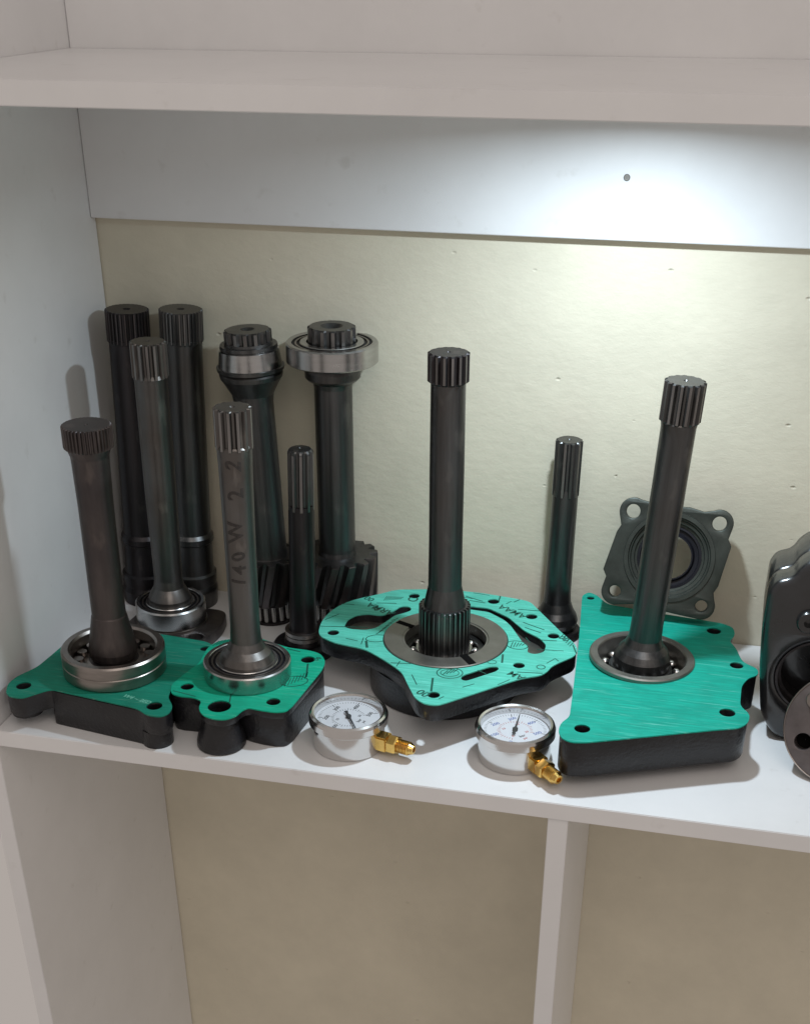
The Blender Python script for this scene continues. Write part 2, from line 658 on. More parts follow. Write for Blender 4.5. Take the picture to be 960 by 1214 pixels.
def bearing(parent, ro, ri, z0, z1, m='bearing_steel', nball=11, open_=True, groove=False, balls=True):
    h = z1 - z0
    c = h * 0.07
    w_ = ro - ri
    rb = w_ * 0.17
    o_in, i_out = ro - w_ * 0.30, ri + w_ * 0.32
    if groove:
        zg = z0 + h * 0.55
        outer = [(ro - c, z0), (ro, z0 + c), (ro, zg - h * 0.03), (ro - h * 0.025, zg), (ro, zg + h * 0.03),
                 (ro, z1 - c), (ro - c, z1), (o_in + c * 0.4, z1), (o_in, z1 - c * 0.5), (o_in, z0)]
    else:
        outer = [(ro - c, z0), (ro, z0 + c), (ro, z1 - c), (ro - c, z1), (o_in + c * 0.4, z1), (o_in, z1 - c * 0.5),
                 (o_in, z0)]
    orr = lathe('bearing_outer_ring', outer, m, parent, 72, closed=True)
    lathe('bearing_inner_ring', [(ri, z0), (i_out, z0), (i_out, z1 - c * 0.5), (i_out - c * 0.4, z1), (ri, z1)], m,
          parent, 64, closed=True)
    rm = (o_in + i_out) / 2
    rb = (o_in - i_out) / 2 * 0.98
    zc = z1 - max(rb * 1.15, h * 0.22)
    if balls:
        bm = bmesh.new()
        bmesh.ops.create_uvsphere(bm, u_segments=14, v_segments=8, radius=rb)
        me = bpy.data.meshes.new('ball')
        bm.to_mesh(me)
        bm.free()
        for i in range(nball):
            a = 2 * PI * i / nball
            link('ball', me, 'ball_steel', orr, (rm * math.cos(a), rm * math.sin(a), zc))
        # thin pressed cage between the balls
        lathe('cage', [(rm - rb * 0.25, zc - rb * 0.5), (rm + rb * 0.25, zc - rb * 0.5), (rm + rb * 0.25, zc + rb * 0.55),
                       (rm - rb * 0.25, zc + rb * 0.55)], 'bearing_dull', orr, 64, closed=True)
    else:
        rs1, rs2 = i_out + (o_in - i_out) * 0.40, i_out + (o_in - i_out) * 0.62
        lathe('shield', [(rs1, z1 - h * 0.13), (rs2, z1 - h * 0.13), (rs2, z1 - h * 0.05), (rs1, z1 - h * 0.05)], 'bearing_dull', orr, 64, closed=True)
        lathe('seal', [(i_out - 0.0002, z1 - h * 0.12), (o_in + 0.0002, z1 - h * 0.12), (o_in + 0.0002, z1 - h * 0.22),
                       (i_out - 0.0002, z1 - h * 0.22)], 'rubber', orr, 64, closed=True)
    return orr


GRP = 'splined drive shafts'

# ------------------------------------------------------------------ plates with their gaskets
def px_loop(pts, z, o): return [Vector((p.x - o.x, p.y - o.y)) for p in (onz(x, y, z) for x, y in pts)]


def px_circ(x, y, wpx, z, o):
    p = onz(x, y, z)
    return circ(p.x - o.x, p.y - o.y, wpx / 2 * proj(p)[2] / F)


# ---- plate A: the dark green one against the left wall
ZA = 0.036
oA = onz(115, 805, ZA)
oA = Vector((oA.x, oA.y, 0))
A_px = [(7, 822), (9, 811), (20, 802), (44, 791), (62, 776), (84, 757), (112, 741), (198, 753), (246, 761), (262, 772),
        (236, 795), (203, 818), (199, 826), (205, 838), (200, 846), (190, 850), (174, 848), (163, 840), (60, 817), (44, 822),
        (26, 828), (12, 826)]
A_out = bez_round(px_loop(A_px, ZA, oA), 0.007)
A_holes = [px_circ(28, 813, 18, ZA, oA), px_circ(183, 837, 19, ZA, oA), px_circ(243, 769, 12, ZA, oA)]
pA = thing('cover_plate', 'black cast cover plate under the dark green gasket, beside the left wall', 'plate', oA)
gA_t = 0.0011
ribA = sheet('rim', [inset(A_out, 0.0006)] + A_holes, 0.016, ZA - gA_t, 'black_cast', pA, 0.001)
A_low = px_loop([(58, 817.2), (70, 790), (95, 762), (198, 758), (240, 768), (203, 815), (196, 826), (194, 844), (176, 846.5), (163, 840.6)], ZA, oA)
sheet('lower_body', [bez_round(inset(A_low, 0.0003), 0.004)] + A_holes[1:2], 0.0, 0.0342, 'black_cast', pA, 0.001)
for i_, (x, y, wpx) in enumerate(((183, 837, 38), (28, 813, 38))):
    p = onz(x, y, ZA)
    rr = wpx / 2 * proj(p)[2] / F
    z_lo = 0.0 if i_ == 0 else 0.010
    lathe('bolt_boss', [(rr * 0.48, z_lo), (rr * 0.97, z_lo), (rr * 0.97, 0.0155), (rr * 0.48, 0.0155)], 'black_cast', pA, 32,
          closed=True, loc=(p.x - oA.x, p.y - oA.y, 0))
gA = sheet('gasket', [A_out] + A_holes, ZA - gA_t, ZA, 'gasket_dark', None)
gA.location = oA
tag(gA, 'dark green gasket with faint pale lettering, under the bearing beside the left wall', 'gasket')
pt = onz(162, 829, ZA) - oA
text_mesh('faded_lettering', 'W4 ~ 2ED', 0.0065, 'print_pale', gA, loc=(pt.x, pt.y, ZA), rotz=math.radians(-14), shear=0.3)

# ---- plate B: small four-lobed plate with the cone spout
ZB = 0.037
oB = onz(293, 805, ZB)
oB = Vector((oB.x, oB.y, 0))
B_px = [(202, 818), (204, 811), (215, 802), (236, 786), (246, 768), (258, 760), (300, 754), (342, 768), (366, 771), (380, 775),
        (386, 784), (382, 794), (346, 838), (338, 844), (325, 844.5), (308, 842), (294, 839), (286, 843), (280, 849), (267, 853.5),
        (252, 852.5), (240, 848), (235, 840), (239, 831), (230, 827), (213, 825.5), (204, 823)]
B_out = bez_round(px_loop(B_px, ZB, oB), 0.006)
B_holes = [px_circ(222, 814, 16, ZB, oB), px_circ(260, 837.5, 28, ZB, oB), px_circ(324, 832, 17, ZB, oB),
           px_circ(365, 782, 17, ZB, oB)]
pB = thing('bearing_housing', 'black cast four-lobed housing with flared spout, under the green gasket', 'housing', oB)
B_low = bez_round(px_loop([(203, 818), (205, 811), (215, 803), (236, 787), (248, 769), (260, 762), (300, 757), (342, 770), (366, 772.5), (379, 776.5),
                           (384, 784), (380, 794), (345, 837), (337, 842.5), (325, 843), (308, 840.5), (294, 837), (280, 832), (255, 827), (230, 825.5),
                           (213, 824), (205, 822)], ZB, oB), 0.006)
sheet('flange', [inset(B_out, 0.0008)] + B_holes, 0.029, ZB - 0.0011, 'black_cast', pB, 0.001)
sheet('body', [B_low] + [B_holes[0], B_holes[2], B_holes[3]], 0.0, 0.0292, 'black_cast', pB, 0.0012)
pc = onz(260, 837.5, ZB) - oB
lathe('spout', [(0.0108, 0.0), (0.0205, 0.0), (0.0215, 0.0015), (0.0213, 0.006), (0.0195, 0.0125), (0.0160, 0.0220), (0.0148, 0.0285), (0.0108, 0.0288)], 'black_cast', pB, 48, closed=True, loc=(pc.x, pc.y - 0.0015, 0.0001))
gB = sheet('gasket', [B_out] + B_holes, ZB - 0.0011, ZB, 'gasket_mid', None)
gB.location = oB
tag(gB, 'small green gasket with four bolt holes and round spout hole', 'gasket')


def mark_line(px0, px1, z, o, wd=0.0008):
    wd = wd * 1.35
    a, b = onz(*px0, z) - o, onz(*px1, z) - o
    return stroke(a.xy, b.xy, wd)


def mark_oval(px, rx, ry, rot, z, o, wd=0.0007):
    wd = wd * 1.3
    c = onz(*px, z) - o
    return ellipse_stroke(c.x, c.y, rx, ry, rot, wd)


prB = [mark_line((274, 823), (272, 833), ZB, oB), mark_line((365, 787), (363, 803), ZB, oB, 0.0012),
       mark_line((340, 769), (356, 773), ZB, oB), mark_line((205, 819), (232, 826), ZB, oB, 0.0006)]
prB += mark_oval((349, 808), 0.0125, 0.0095, 0.5, ZB, oB)
for k in range(7):
    prB.append(mark_line((337 + k * 4, 814 - k * 1.5), (341 + k * 4, 806 - k * 1.5), ZB, oB, 0.0006))
for k in range(6):
    prB.append(mark_line((252 + k * 4, 766 - k), (260 + k * 4, 760 - k * .6), ZB, oB, 0.0007))
join_polys('printed_marks', prB, ZB + 0.00003, 'print_green', gB)
q_ = onz(376, 781, ZB) - oB
text_mesh('printed_number', '00', 0.007, 'print_green', gB, loc=(q_.x, q_.y, ZB), rotz=math.radians(-115))

# ---- plate C: the big pump cover in the middle
ZC = 0.047
oC = onz(530, 765, ZC)
oC = Vector((oC.x, oC.y, 0))
C_px = [(377.5, 749), (380, 754.5), (396, 762), (432.5, 769.5), (449, 778.5), (464, 788), (476.5, 797), (483, 811), (492, 828),
        (504, 835), (518, 836.5), (530, 833), (606, 808), (620, 804), (640, 801), (648, 797), (654, 790), (662, 786), (681, 778),
        (685, 771), (681, 763), (665, 749.5), (640, 725), (628, 713), (610, 709.5), (571, 703), (525, 698.5), (470, 699),
        (447, 705), (428, 709), (415, 712.5), (401, 718.5), (389, 727), (380.5, 738)]
C_out = bez_round(px_loop(C_px, ZC, oC), 0.008)
slotL = [(380 + a / 5.647, 690 + b / 5.647) for a, b in
         [(155, 300), (185, 250), (240, 222), (310, 212), (410, 224), (480, 200), (540, 160), (600, 165), (610, 190), (560, 208),
          (500, 222), (440, 265), (370, 308), (300, 322), (200, 315)]]
slotR = [(540 + a / 6.4, 690 + b / 6.4) for a, b in
         [(100, 182), (250, 198), (400, 268), (520, 368), (640, 428), (687, 478), (672, 532), (600, 550), (542, 535), (552, 492),
          (505, 455), (420, 335), (370, 290), (250, 228), (100, 208)]]
slotF = [(460 + a / 4.8, 770 + b / 4.8) for a, b in [(415, 172), (415, 155), (440, 142), (580, 98), (620, 98), (632, 110), (615, 125), (470, 172), (440, 180)]]
C_small = [px_circ(395, 750, 14, ZC, oC), px_circ(585, 713, 14, ZC, oC), px_circ(630, 731, 14, ZC, oC),
           px_circ(656, 754, 14, ZC, oC), px_circ(615, 789, 14, ZC, oC), px_circ(514, 824, 15, ZC, oC),
           px_circ(491, 706.5, 13, ZC, oC)]
C_slots = [bez_round(px_loop(s, ZC, oC), 0.004, 4) for s in (slotL, slotR, slotF)]
cC = onz(528, 757.5, ZC) - oC
RO = 73.5 * proj(onz(528, 757, ZC))[2] / F
RI = 48.5 * proj(onz(528, 757, ZC))[2] / F
pC = thing('pump_cover', 'large black pump cover with steel ring, under the printed green gasket', 'pump cover', oC)
C_rec = [inset(sl, -0.0004) for sl in C_slots]
sheet('rim', [inset(C_out, 0.0008)] + C_small + C_rec + [circ(cC.x, cC.y, RO * 1.005, 72)], 0.030, ZC - 0.0011, 'black_cast', pC, 0.001)
sheet('port_floor', [inset(C_out, 0.0035)] + C_small + [circ(cC.x, cC.y, RO * 1.01, 72)], 0.0315, 0.0385, 'ring_steel', pC)
lathe('hub', [(RI * 1.02, 0.0), (0.0690, 0.0), (0.0705, 0.0015), (0.0705, 0.0302), (RI * 1.02, 0.0302)], 'black_cast', pC, 72, closed=True, loc=(cC.x, cC.y, 0))
lathe('bore_floor', [(RI * 1.02, 0.0005), (RI * 1.02, 0.022), (0.001, 0.022), (0.001, 0.0005)], 'black_cast', pC, 48,
      closed=True, loc=(cC.x, cC.y, 0))
# steel ring with two dark keyways
n_ = 96
ang1 = math.atan2((onz(552, 781, ZC) - onz(528, 757.5, ZC)).y, (onz(552, 781, ZC) - onz(528, 757.5, ZC)).x)
ang2 = math.atan2((onz(476, 740, ZC) - onz(528, 757.5, ZC)).y, (onz(476, 740, ZC) - onz(528, 757.5, ZC)).x)
lathe('steel_ring', [(RI * 1.03, 0.035), (RO, 0.035), (RO, ZC + 0.0006), (RO - 0.0007, ZC + 0.0013), (RI + 0.0024, ZC + 0.0013),
                     (RI + 0.0016, ZC + 0.0005), (RI, ZC + 0.0005), (RI, 0.038)], 'ring_steel', pC, 96, closed=True,
      loc=(cC.x, cC.y, 0))
for a, l0, l1, w0 in ((ang1, RI - 0.001, RO - 0.001, 0.0075), (ang2, RI - 0.001, RO - 0.002, 0.0058)):
    d = Vector((math.cos(a), math.sin(a)))
    n2 = Vector((-d.y, d.x)) * w0 / 2
    c2 = Vector((cC.x, cC.y))
    poly = [c2 + d * l0 + n2, c2 + d * l1 + n2, c2 + d * l1 - n2, c2 + d * l0 - n2]
    join_polys('keyway', [poly], ZC + 0.0013, 'void', pC, 0.00025)
gC = sheet('gasket', [C_out] + C_small + C_slots + [circ(cC.x, cC.y, RO + 0.0006, 72)], ZC - 0.0011, ZC, 'gasket_pale', None)
gC.location = oC
tag(gC, 'large pale green gasket printed with lettering and lines, with curved slots, on pump cover', 'gasket')
prC = [mark_line((380, 742.5), (436, 744), ZC, oC), mark_line((434, 760), (435, 768), ZC, oC, 0.0018),
       mark_line((463, 786), (487, 787), ZC, oC), mark_line((513, 804), (511, 820), ZC, oC, 0.0014),
       mark_line((596, 776), (595, 786), ZC, oC, 0.0014), mark_line((613, 797), (643, 798.5), ZC, oC),
       mark_line((614, 722.5), (640, 724.5), ZC, oC), mark_line((620, 738), (645, 747), ZC, oC),
       mark_line((622, 744), (641, 750.5), ZC, oC), mark_line((641, 759), (660, 760), ZC, oC),
       mark_line((446, 715), (470, 715.5), ZC, oC), mark_line((443, 719), (445, 724), ZC, oC, 0.0014),
       mark_line((552, 707), (572, 713), ZC, oC), mark_line((556, 712), (575, 715), ZC, oC),
       mark_line((591, 713), (593, 707), ZC, oC, 0.001), mark_line((609, 714), (616, 711), ZC, oC),
       mark_line((648, 786.5), (658, 781), ZC, oC, .0006), mark_line((658, 781), (662, 784), ZC, oC, .0006),
       mark_line((530, 794), (545, 792), ZC, oC, .0006), mark_line((543, 707), (560, 710), ZC, oC, .0006),
       mark_line((679, 765), (683, 775), ZC, oC, .0009)]
for k in range(6):
    prC.append(mark_line((446 + k * 3.6, 752 - k * 3.2), (454 + k * 3.6, 747 - k * 2.8), ZC, oC, 0.0006))
prC += mark_oval((447, 757), 0.011, 0.0075, 0.4, ZC, oC) + mark_oval((533, 798), 0.012, 0.0105, 0.15, ZC, oC)
prC += mark_oval((533, 798), 0.0085, 0.0068, 0.15, ZC, oC, .0005) + mark_oval((613, 765), 0.0105, 0.0085, -.2, ZC, oC)
prC += mark_oval((641, 791), 0.0042, 0.0042, 0, ZC, oC) + mark_oval((583, 785), 0.0045, 0.0038, 0, ZC, oC, .0005)
for k in range(5):
    prC.append(mark_line((605 + k * 3.4, 768 - k * .6), (608 + k * 3.4, 761 + k * .6), ZC, oC, 0.0006))
for k in range(4):
    prC.append(mark_line((525 + k * 4, 800 - k * .8), (531 + k * 4, 795 - k * .6), ZC, oC, 0.0007))
for k in range(9):
    prC.append(mark_line((455 + k * 2.4, 712 - k * .2), (459 + k * 2.4, 707 + k * .1), ZC, oC, 0.0005))
for k in range(6):
    prC.append(mark_line((664 + k * 2.2, 756 + k * 2.1), (668 + k * 2.2, 752 + k * 2.1), ZC, oC, 0.0006))
for (a_, b_) in (((561, 703), (580, 706)), ((600, 716), (606, 713)), ((566, 795), (576, 799)), ((590, 812), (604, 806)), ((520, 829), (526, 826)),
                 ((470, 790), (474, 784)), ((488, 800), (494, 812)), ((385, 735), (402, 728)), ((405, 716), (420, 717)), ((636, 770), (668, 772)),
                 ((623, 756), (628, 762)), ((548, 815), (562, 811)), ((428, 764), (431, 756)), ((410, 757), (424, 760))):
    prC.append(mark_line(a_, b_, ZC, oC, 0.0006))
join_polys('printed_marks', prC, ZC + 0.00003, 'print_green', gC)


def print_at(px, s, size, rot, o, z, par):
    p = onz(*px, z) - o
    text_mesh('printed_lettering', s, size, 'print_green', par, loc=(p.x, p.y, z), rotz=math.radians(rot))


print_at((607.5, 725), 'AMAA', 0.0125, 146, oC, ZC, gC)
print_at((612, 801), 'AM', 0.0115, 150, oC, ZC, gC)
print_at((451, 722), 'ARMA', 0.0125, 150, oC, ZC, gC)
print_at((502, 822), '00', 0.0120, 150, oC, ZC, gC)
print_at((669, 757), '00', 0.0105, 140, oC, ZC, gC)
print_at((438, 710), '00', 0.0105, 150, oC, ZC, gC)
print_at((490, 711), 'C', 0.014, 90, oC, ZC, gC)

# ---- plate D: wide flat cover at the right
ZD = 0.047
oD = onz(775, 800, ZD)
oD = Vector((oD.x, oD.y, 0))
D_px = [(690, 706), (686, 760), (680, 812), (675, 850), (665, 857), (661.5, 866), (665, 875), (676, 880), (692, 880.5), (720, 878),
        (790, 871), (858, 864.5), (876, 863.5), (887, 857), (889, 847), (877, 837), (879, 813), (887, 804), (899, 800.5), (898, 793),
        (880, 785), (872, 768), (864, 760), (871.5, 753), (869, 744), (856, 739), (787, 728), (720, 716.5), (707, 705.5), (698, 702)]
D_out = bez_round(px_loop(D_px, ZD, oD), 0.007)
D_holes = [px_circ(690, 864, 19, ZD, oD), px_circ(862, 845, 19, ZD, oD), px_circ(873, 789, 16, ZD, oD),
           px_circ(846, 748, 17, ZD, oD), px_circ(700, 709, 9, ZD, oD)]
pD = thing('end_cover', 'wide black cast end cover under the plain streaked green gasket', 'cover', oD)
cD = onz(759, 781, ZD) - oD
rD = 62 * proj(onz(759, 781, ZD))[2] / F
sheet('body', [inset(D_out, 0.0010)] + D_holes + [circ(cD.x, cD.y, rD * 0.90, 48)], 0.0125, ZD - 0.0011, 'black_cast', pD, 0.0012)
lathe('hub', [(0.001, 0.0), (rD * 1.15, 0.0), (rD * 1.15, 0.0127), (0.001, 0.0127)], 'black_cast', pD, 48, closed=True,
      loc=(cD.x, cD.y, 0))
for lp_ in D_holes:
    c_ = sum(lp_, Vector((0, 0))) / len(lp_)
    r_ = (lp_[0] - c_).length + 0.0008
    lathe('bolt_hole_floor', [(0.0003, 0.0135), (r_, 0.0135), (r_, 0.026), (0.0003, 0.026)], 'black_cast', pD, 20, closed=True, loc=(c_.x, c_.y, 0))
gD = sheet('gasket', [D_out] + D_holes + [circ(cD.x, cD.y, rD * 0.93, 64)], ZD - 0.0011, ZD, 'gasket_green', None)
gD.location = oD
tag(gD, 'wide streaked green gasket without print, on the end cover beside the black pump', 'gasket')

# ------------------------------------------------------------------ shafts standing on the plates
# S4 on plate A
zb = ZA
ax = Axis(onz(137, 793, zb), (102, 503))
t = shaft_thing('drive_shaft', ax, 'brown steel shaft with wide fine-toothed head, in large bearing beside the left wall', GRP)
lathe('shaft_body', ax.prof([(784, 50), (776, 52), (774, 56), (767, 57), (728.5, 41.5), (727, 40), (650, 41), (600, 42), (548, 45), (540, 46),
                             (534, 50), (528, 54)]), 'steel_brown', t, 96, smooth=6)
toothed('splined_head', 36, ax.r(503, 60), ax.r(503, 55), ax.at(530), ax.at(503), 'steel_brown', t, ch=0.06, duty=(0.10, 0.30), bore=0.0018, tip='spline_worn_dark')
lathe('collar', [(ax.r(780, 44), ax.at(794)), (ax.r(780, 61), ax.at(794)), (ax.r(780, 61), ax.at(780)), (ax.r(780, 48), ax.at(779))],
      'steel_brown', t, 48)
ro = ax.r(775, 121)
orr = lathe('bearing_outer_ring', [(ro - 0.002, 0.0), (ro, 0.002), (ro, 0.0115), (ro - 0.0007, 0.0122), (ro, 0.0129), (ro, 0.0225),
                                   (ro - 0.0015, 0.024), (ro - 0.0065, 0.024), (ro - 0.0085, 0.022), (ro - 0.0100, 0.014), (ro - 0.0100, 0.0)],
            'bearing_dull', t, 80, closed=True)
lathe('bearing_inner_ring', [(ax.r(785, 58), 0.0), (ax.r(785, 72), 0.0), (ax.r(785, 72), 0.010), (ax.r(785, 58), 0.012)], 'bearing_dull',
      t, 64, closed=True)
bm = bmesh.new()
bmesh.ops.create_cone(bm, cap_ends=True, segments=14, radius1=0.0046, radius2=0.0046, depth=0.013)
rme = bpy.data.meshes.new('roller')
bm.to_mesh(rme)
bm.free()
for i in range(14):
    a = 2 * PI * i / 14
    link('roller', rme, 'bearing_dull', orr, ((ro - 0.0148) * math.cos(a), (ro - 0.0148) * math.sin(a), 0.0075))

# S5 on plate B
ax = Axis(onz(294, 800, ZB), (275, 482))
t = shaft_thing('drive_shaft', ax, 'steel shaft with handwritten marks down its length, in bearing on the four-lobed housing', GRP)
S5_PROF = ax.prof([(797, 40), (792, 40), (790, 62), (785, 65), (779, 66), (772, 58), (766, 45), (758, 37), (741, 35), (700, 36),
                             (620, 38), (550, 41), (534, 42.5), (528, 43), (526, 40)])
lathe('shaft_body', S5_PROF, 'steel_light', t, 160)
toothed('splined_head', 13, ax.r(485, 46.5), ax.r(485, 39), ax.at(532), ax.at(482), 'steel_light', t, ch=0.10, duty=(0.15, 0.36),
        run_out=True, bore=0.0025)
bearing(t, ax.r(790, 103), ax.r(790, 60), 0.0, ax.at(781), 'bearing_steel', balls=False)
rs = ax.r(600, 38.5)
face = math.atan2(-(ax.b.y), -(ax.b.x)) - math.radians(8)
S5P = sorted((z, r) for r, z in S5_PROF)


def on_shaft(z0, face):
    zs, rr_ = [p[0] for p in S5P], [p[1] for p in S5P]

    def f(v):
        zz = z0 + v.x
        rr = float(np.interp(zz, zs, rr_)) + 0.00012 + v.z
        a = face - v.y / rs
        return Vector((rr * math.cos(a), rr * math.sin(a), zz))
    return f


for s_, py in (('1', 683), ('4', 668), ('0', 651), ('W', 622), ('2', 578), ('2', 547)):
    text_mesh('handwritten_mark', s_, 0.0185 * random.uniform(0.88, 1.12), 'marker', t, mapper=on_shaft(ax.at(py), face + random.uniform(-0.12, 0.12)), depth=0.0002, bold=0.022,
              shear=random.uniform(-0.25, 0.25))

# S9 on plate C
ax = Axis(Vector((cC.x + oC.x - 0.0012, cC.y + oC.y, 0.022)), (532, 417))
t = shaft_thing('drive_shaft', ax, 'tall dark steel shaft rising from the pump cover, splined at top and foot', GRP)
lathe('shaft_body', ax.prof([(775, 56), (760, 58), (722, 55), (716, 50), (694, 40), (640, 40), (558, 41.5), (456, 42), (450, 43), (447, 40)]),
      'steel_dark', t, 64)
toothed('splined_head', 16, ax.r(417, 51), ax.r(417, 44), ax.at(453), ax.at(417), 'steel_black', t, ch=0.10, duty=(0.15, 0.36), run_out=True,
        bore=0.0018)
toothed('foot_spline', 30, ax.r(740, 61), ax.r(740, 54), ax.at(770), ax.at(716), 'steel_dark', t, ch=0.06, duty=(0.13, 0.26), phase=0.1)
lathe('shoulder_ring', [(ax.r(765, 50), ax.at(774)), (ax.r(765, 68), ax.at(774)), (ax.r(765, 68), ax.at(768)), (ax.r(765, 66), ax.at(766.5)),
                        (ax.r(765, 58), ax.at(766.5))], 'bearing_steel', t, 64, closed=True)
zc_ = ax.at(768)
orr = lathe('bearing_outer_ring', [(RI - 0.0065, zc_ - 0.012), (RI - 0.0004, zc_ - 0.012), (RI - 0.0004, zc_ - 0.001), (RI - 0.0012, zc_),
                                   (RI - 0.0060, zc_), (RI - 0.0065, zc_ - 0.001)], 'steel_dark', t, 72, closed=True)
bm = bmesh.new()
bmesh.ops.create_uvsphere(bm, u_segments=14, v_segments=8, radius=0.0036)
bme = bpy.data.meshes.new('ball')
bm.to_mesh(bme)
bm.free()
rb_ = (RI - 0.0065 + ax.r(765, 68)) / 2
for i in range(12):
    a = 2 * PI * (i + 0.35) / 12
    link('ball', bme, 'ball_steel', orr, (rb_ * math.cos(a), rb_ * math.sin(a), zc_ - 0.003))
lathe('bearing_base', [(0.005, 0.0), (RI - 0.001, 0.0), (RI - 0.001, zc_ - 0.0118), (0.005, zc_ - 0.0118)], 'steel_black', t, 48, closed=True)

# S11 on plate D
bD = Vector((cD.x + oD.x, cD.y + oD.y, 0.022))
ax = Axis(bD, (813, 451))
t = shaft_thing('drive_shaft', ax, 'leaning dark steel shaft with coarse splined head, on the plain green gasket', GRP)
lathe('shaft_body', ax.prof([(797, 46), (789, 46), (787, 66), (782, 67), (776, 66), (769, 58), (763, 46), (755, 39), (740, 38), (670, 40),
                             (570, 40.5), (506, 42), (500, 44), (496, 40)]), 'steel_dark', t, 64)
toothed('splined_head', 15, ax.r(451, 50.5), ax.r(451, 43), ax.at(500), ax.at(451), 'steel_dark', t, ch=0.09, duty=(0.15, 0.36), run_out=True,
        bore=0.002)
zt = ZD - 0.022
orr = lathe('bearing_outer_ring', [(rD * 0.90, zt - 0.016), (rD * 0.925, zt - 0.016), (rD * 0.925, zt + 0.0002), (rD, zt + 0.0003), (rD, zt + 0.0030),
                                   (rD - 0.0012, zt + 0.0042), (rD * 0.85, zt + 0.0042), (rD * 0.83, zt + 0.003), (rD * 0.79, zt - 0.010),
                                   (rD * 0.79, zt - 0.0165), (rD * 0.90, zt - 0.0165)], 'ring_steel', t, 80, closed=True)
lathe('bearing_inner_ring', [(ax.r(785, 56), zt - 0.020), (ax.r(785, 74), zt - 0.020), (ax.r(785, 74), zt - 0.007), (ax.r(785, 72), zt - 0.006),
                             (ax.r(785, 56), zt - 0.006)], 'steel_dark', t, 64, closed=True)
rmid = (rD * 0.79 + ax.r(785, 74)) / 2
bm = bmesh.new()
bmesh.ops.create_uvsphere(bm, u_segments=14, v_segments=8, radius=(rD * 0.79 - ax.r(785, 74)) / 2 * 0.98)
bme = bpy.data.meshes.new('ball')
bm.to_mesh(bme)
bm.free()
for i in range(13):
    a = 2 * PI * (i + 0.2) / 13
    link('ball', bme, 'ball_steel', orr, (rmid * math.cos(a), rmid * math.sin(a), zt - 0.011))
lathe('bearing_base', [(0.006, 0.0), (rD * 0.9, 0.0), (rD * 0.9, zt - 0.0195), (0.006, zt - 0.0195)], 'steel_black', t, 48, closed=True)

# ------------------------------------------------------------------ shafts standing on the shelf
# S1, S2 in the back corner
for (bx, by, tp, n, lab, mm) in (
        (-0.553, 1.150, (150, 366), 30, 'very dark tall shaft with fine-toothed head, tucked in the corner of the left wall', 'steel_black'),
        (-0.502, 1.152, (214, 366), 30, 'dark tall shaft with fine-toothed head and collars at its foot, next to the corner shaft', 'steel_dark')):
    ax = Axis(Vector((bx, by, 0)), tp)
    t = shaft_thing('drive_shaft', ax, lab, GRP)
    lathe('shaft_body', ax.prof([(700, 54), (690, 54), (684, 56), (676, 56), (674, 50), (640, 49), (638, 53), (632, 53), (628, 47.5), (540, 47),
                                 (420, 47), (405, 48), (400, 50)]), mm, t, 56)
    toothed('splined_head', n, ax.r(366, 52), ax.r(366, 48), ax.at(404), ax.at(366), mm, t, ch=0.05, duty=(0.12, 0.30), bore=0.004, tip='spline_worn_dark' if n == 30 and bx < -0.53 else 'spline_edge')
    lathe('foot', [(ax.r(700, 40), 0.0), (ax.r(700, 56), 0.0), (ax.r(700, 58), ax.at(694)), (ax.r(700, 54), ax.at(688))], mm, t, 48)

# S3 with its bearing on a bare dark plate
oE = onz(206, 752, 0.0)
pE = thing('adapter_plate', 'bare dark brown plate with bolt hole, under the shiny bearing behind the dark green gasket', 'plate',
           (oE.x, oE.y, 0))
lp = bez_round([Vector(v) for v in ((-0.046, -0.040), (0.046, -0.040), (0.052, 0.0), (0.046, 0.034), (-0.04, 0.034))], 0.014)
lp = [Vector((p.x - 0.002, p.y + 0.008)) for p in lp]
hE = onz(232, 755, 0.012) - oE
sheet('plate_body', [lp, circ(hE.x, hE.y, 0.0075)], 0.0, 0.012, 'steel_brown', pE, 0.001)
ax = Axis(onz(204, 735, 0.012), (175, 404))
t = shaft_thing('drive_shaft', ax, 'grey steel shaft with narrow splined head, in shiny bearing on the bare brown plate', GRP)
lathe('shaft_body', ax.prof([(732, 40), (718, 40), (716, 48), (712, 50), (706, 50), (700, 44), (694, 36), (685, 33), (650, 34.5), (580, 37.5), (452, 39.5),
                             (446, 41), (442, 38)]), 'steel_light', t, 56)
toothed('splined_head', 15, ax.r(404, 44), ax.r(404, 38), ax.at(448), ax.at(404), 'steel_light', t, ch=0.10, duty=(0.16, 0.36), run_out=True, bore=0.002)
bearing(t, ax.r(718, 82), ax.r(718, 46), 0.003, ax.at(711), 'bearing_steel', balls=False)
lathe('bearing_flange', [(ax.r(735, 40), 0.0), (ax.r(735, 83), 0.0), (ax.r(735, 84), 0.001), (ax.r(735, 84), 0.0029), (ax.r(735, 40), 0.0029)], 'bearing_dull',
      t, 64, closed=True)


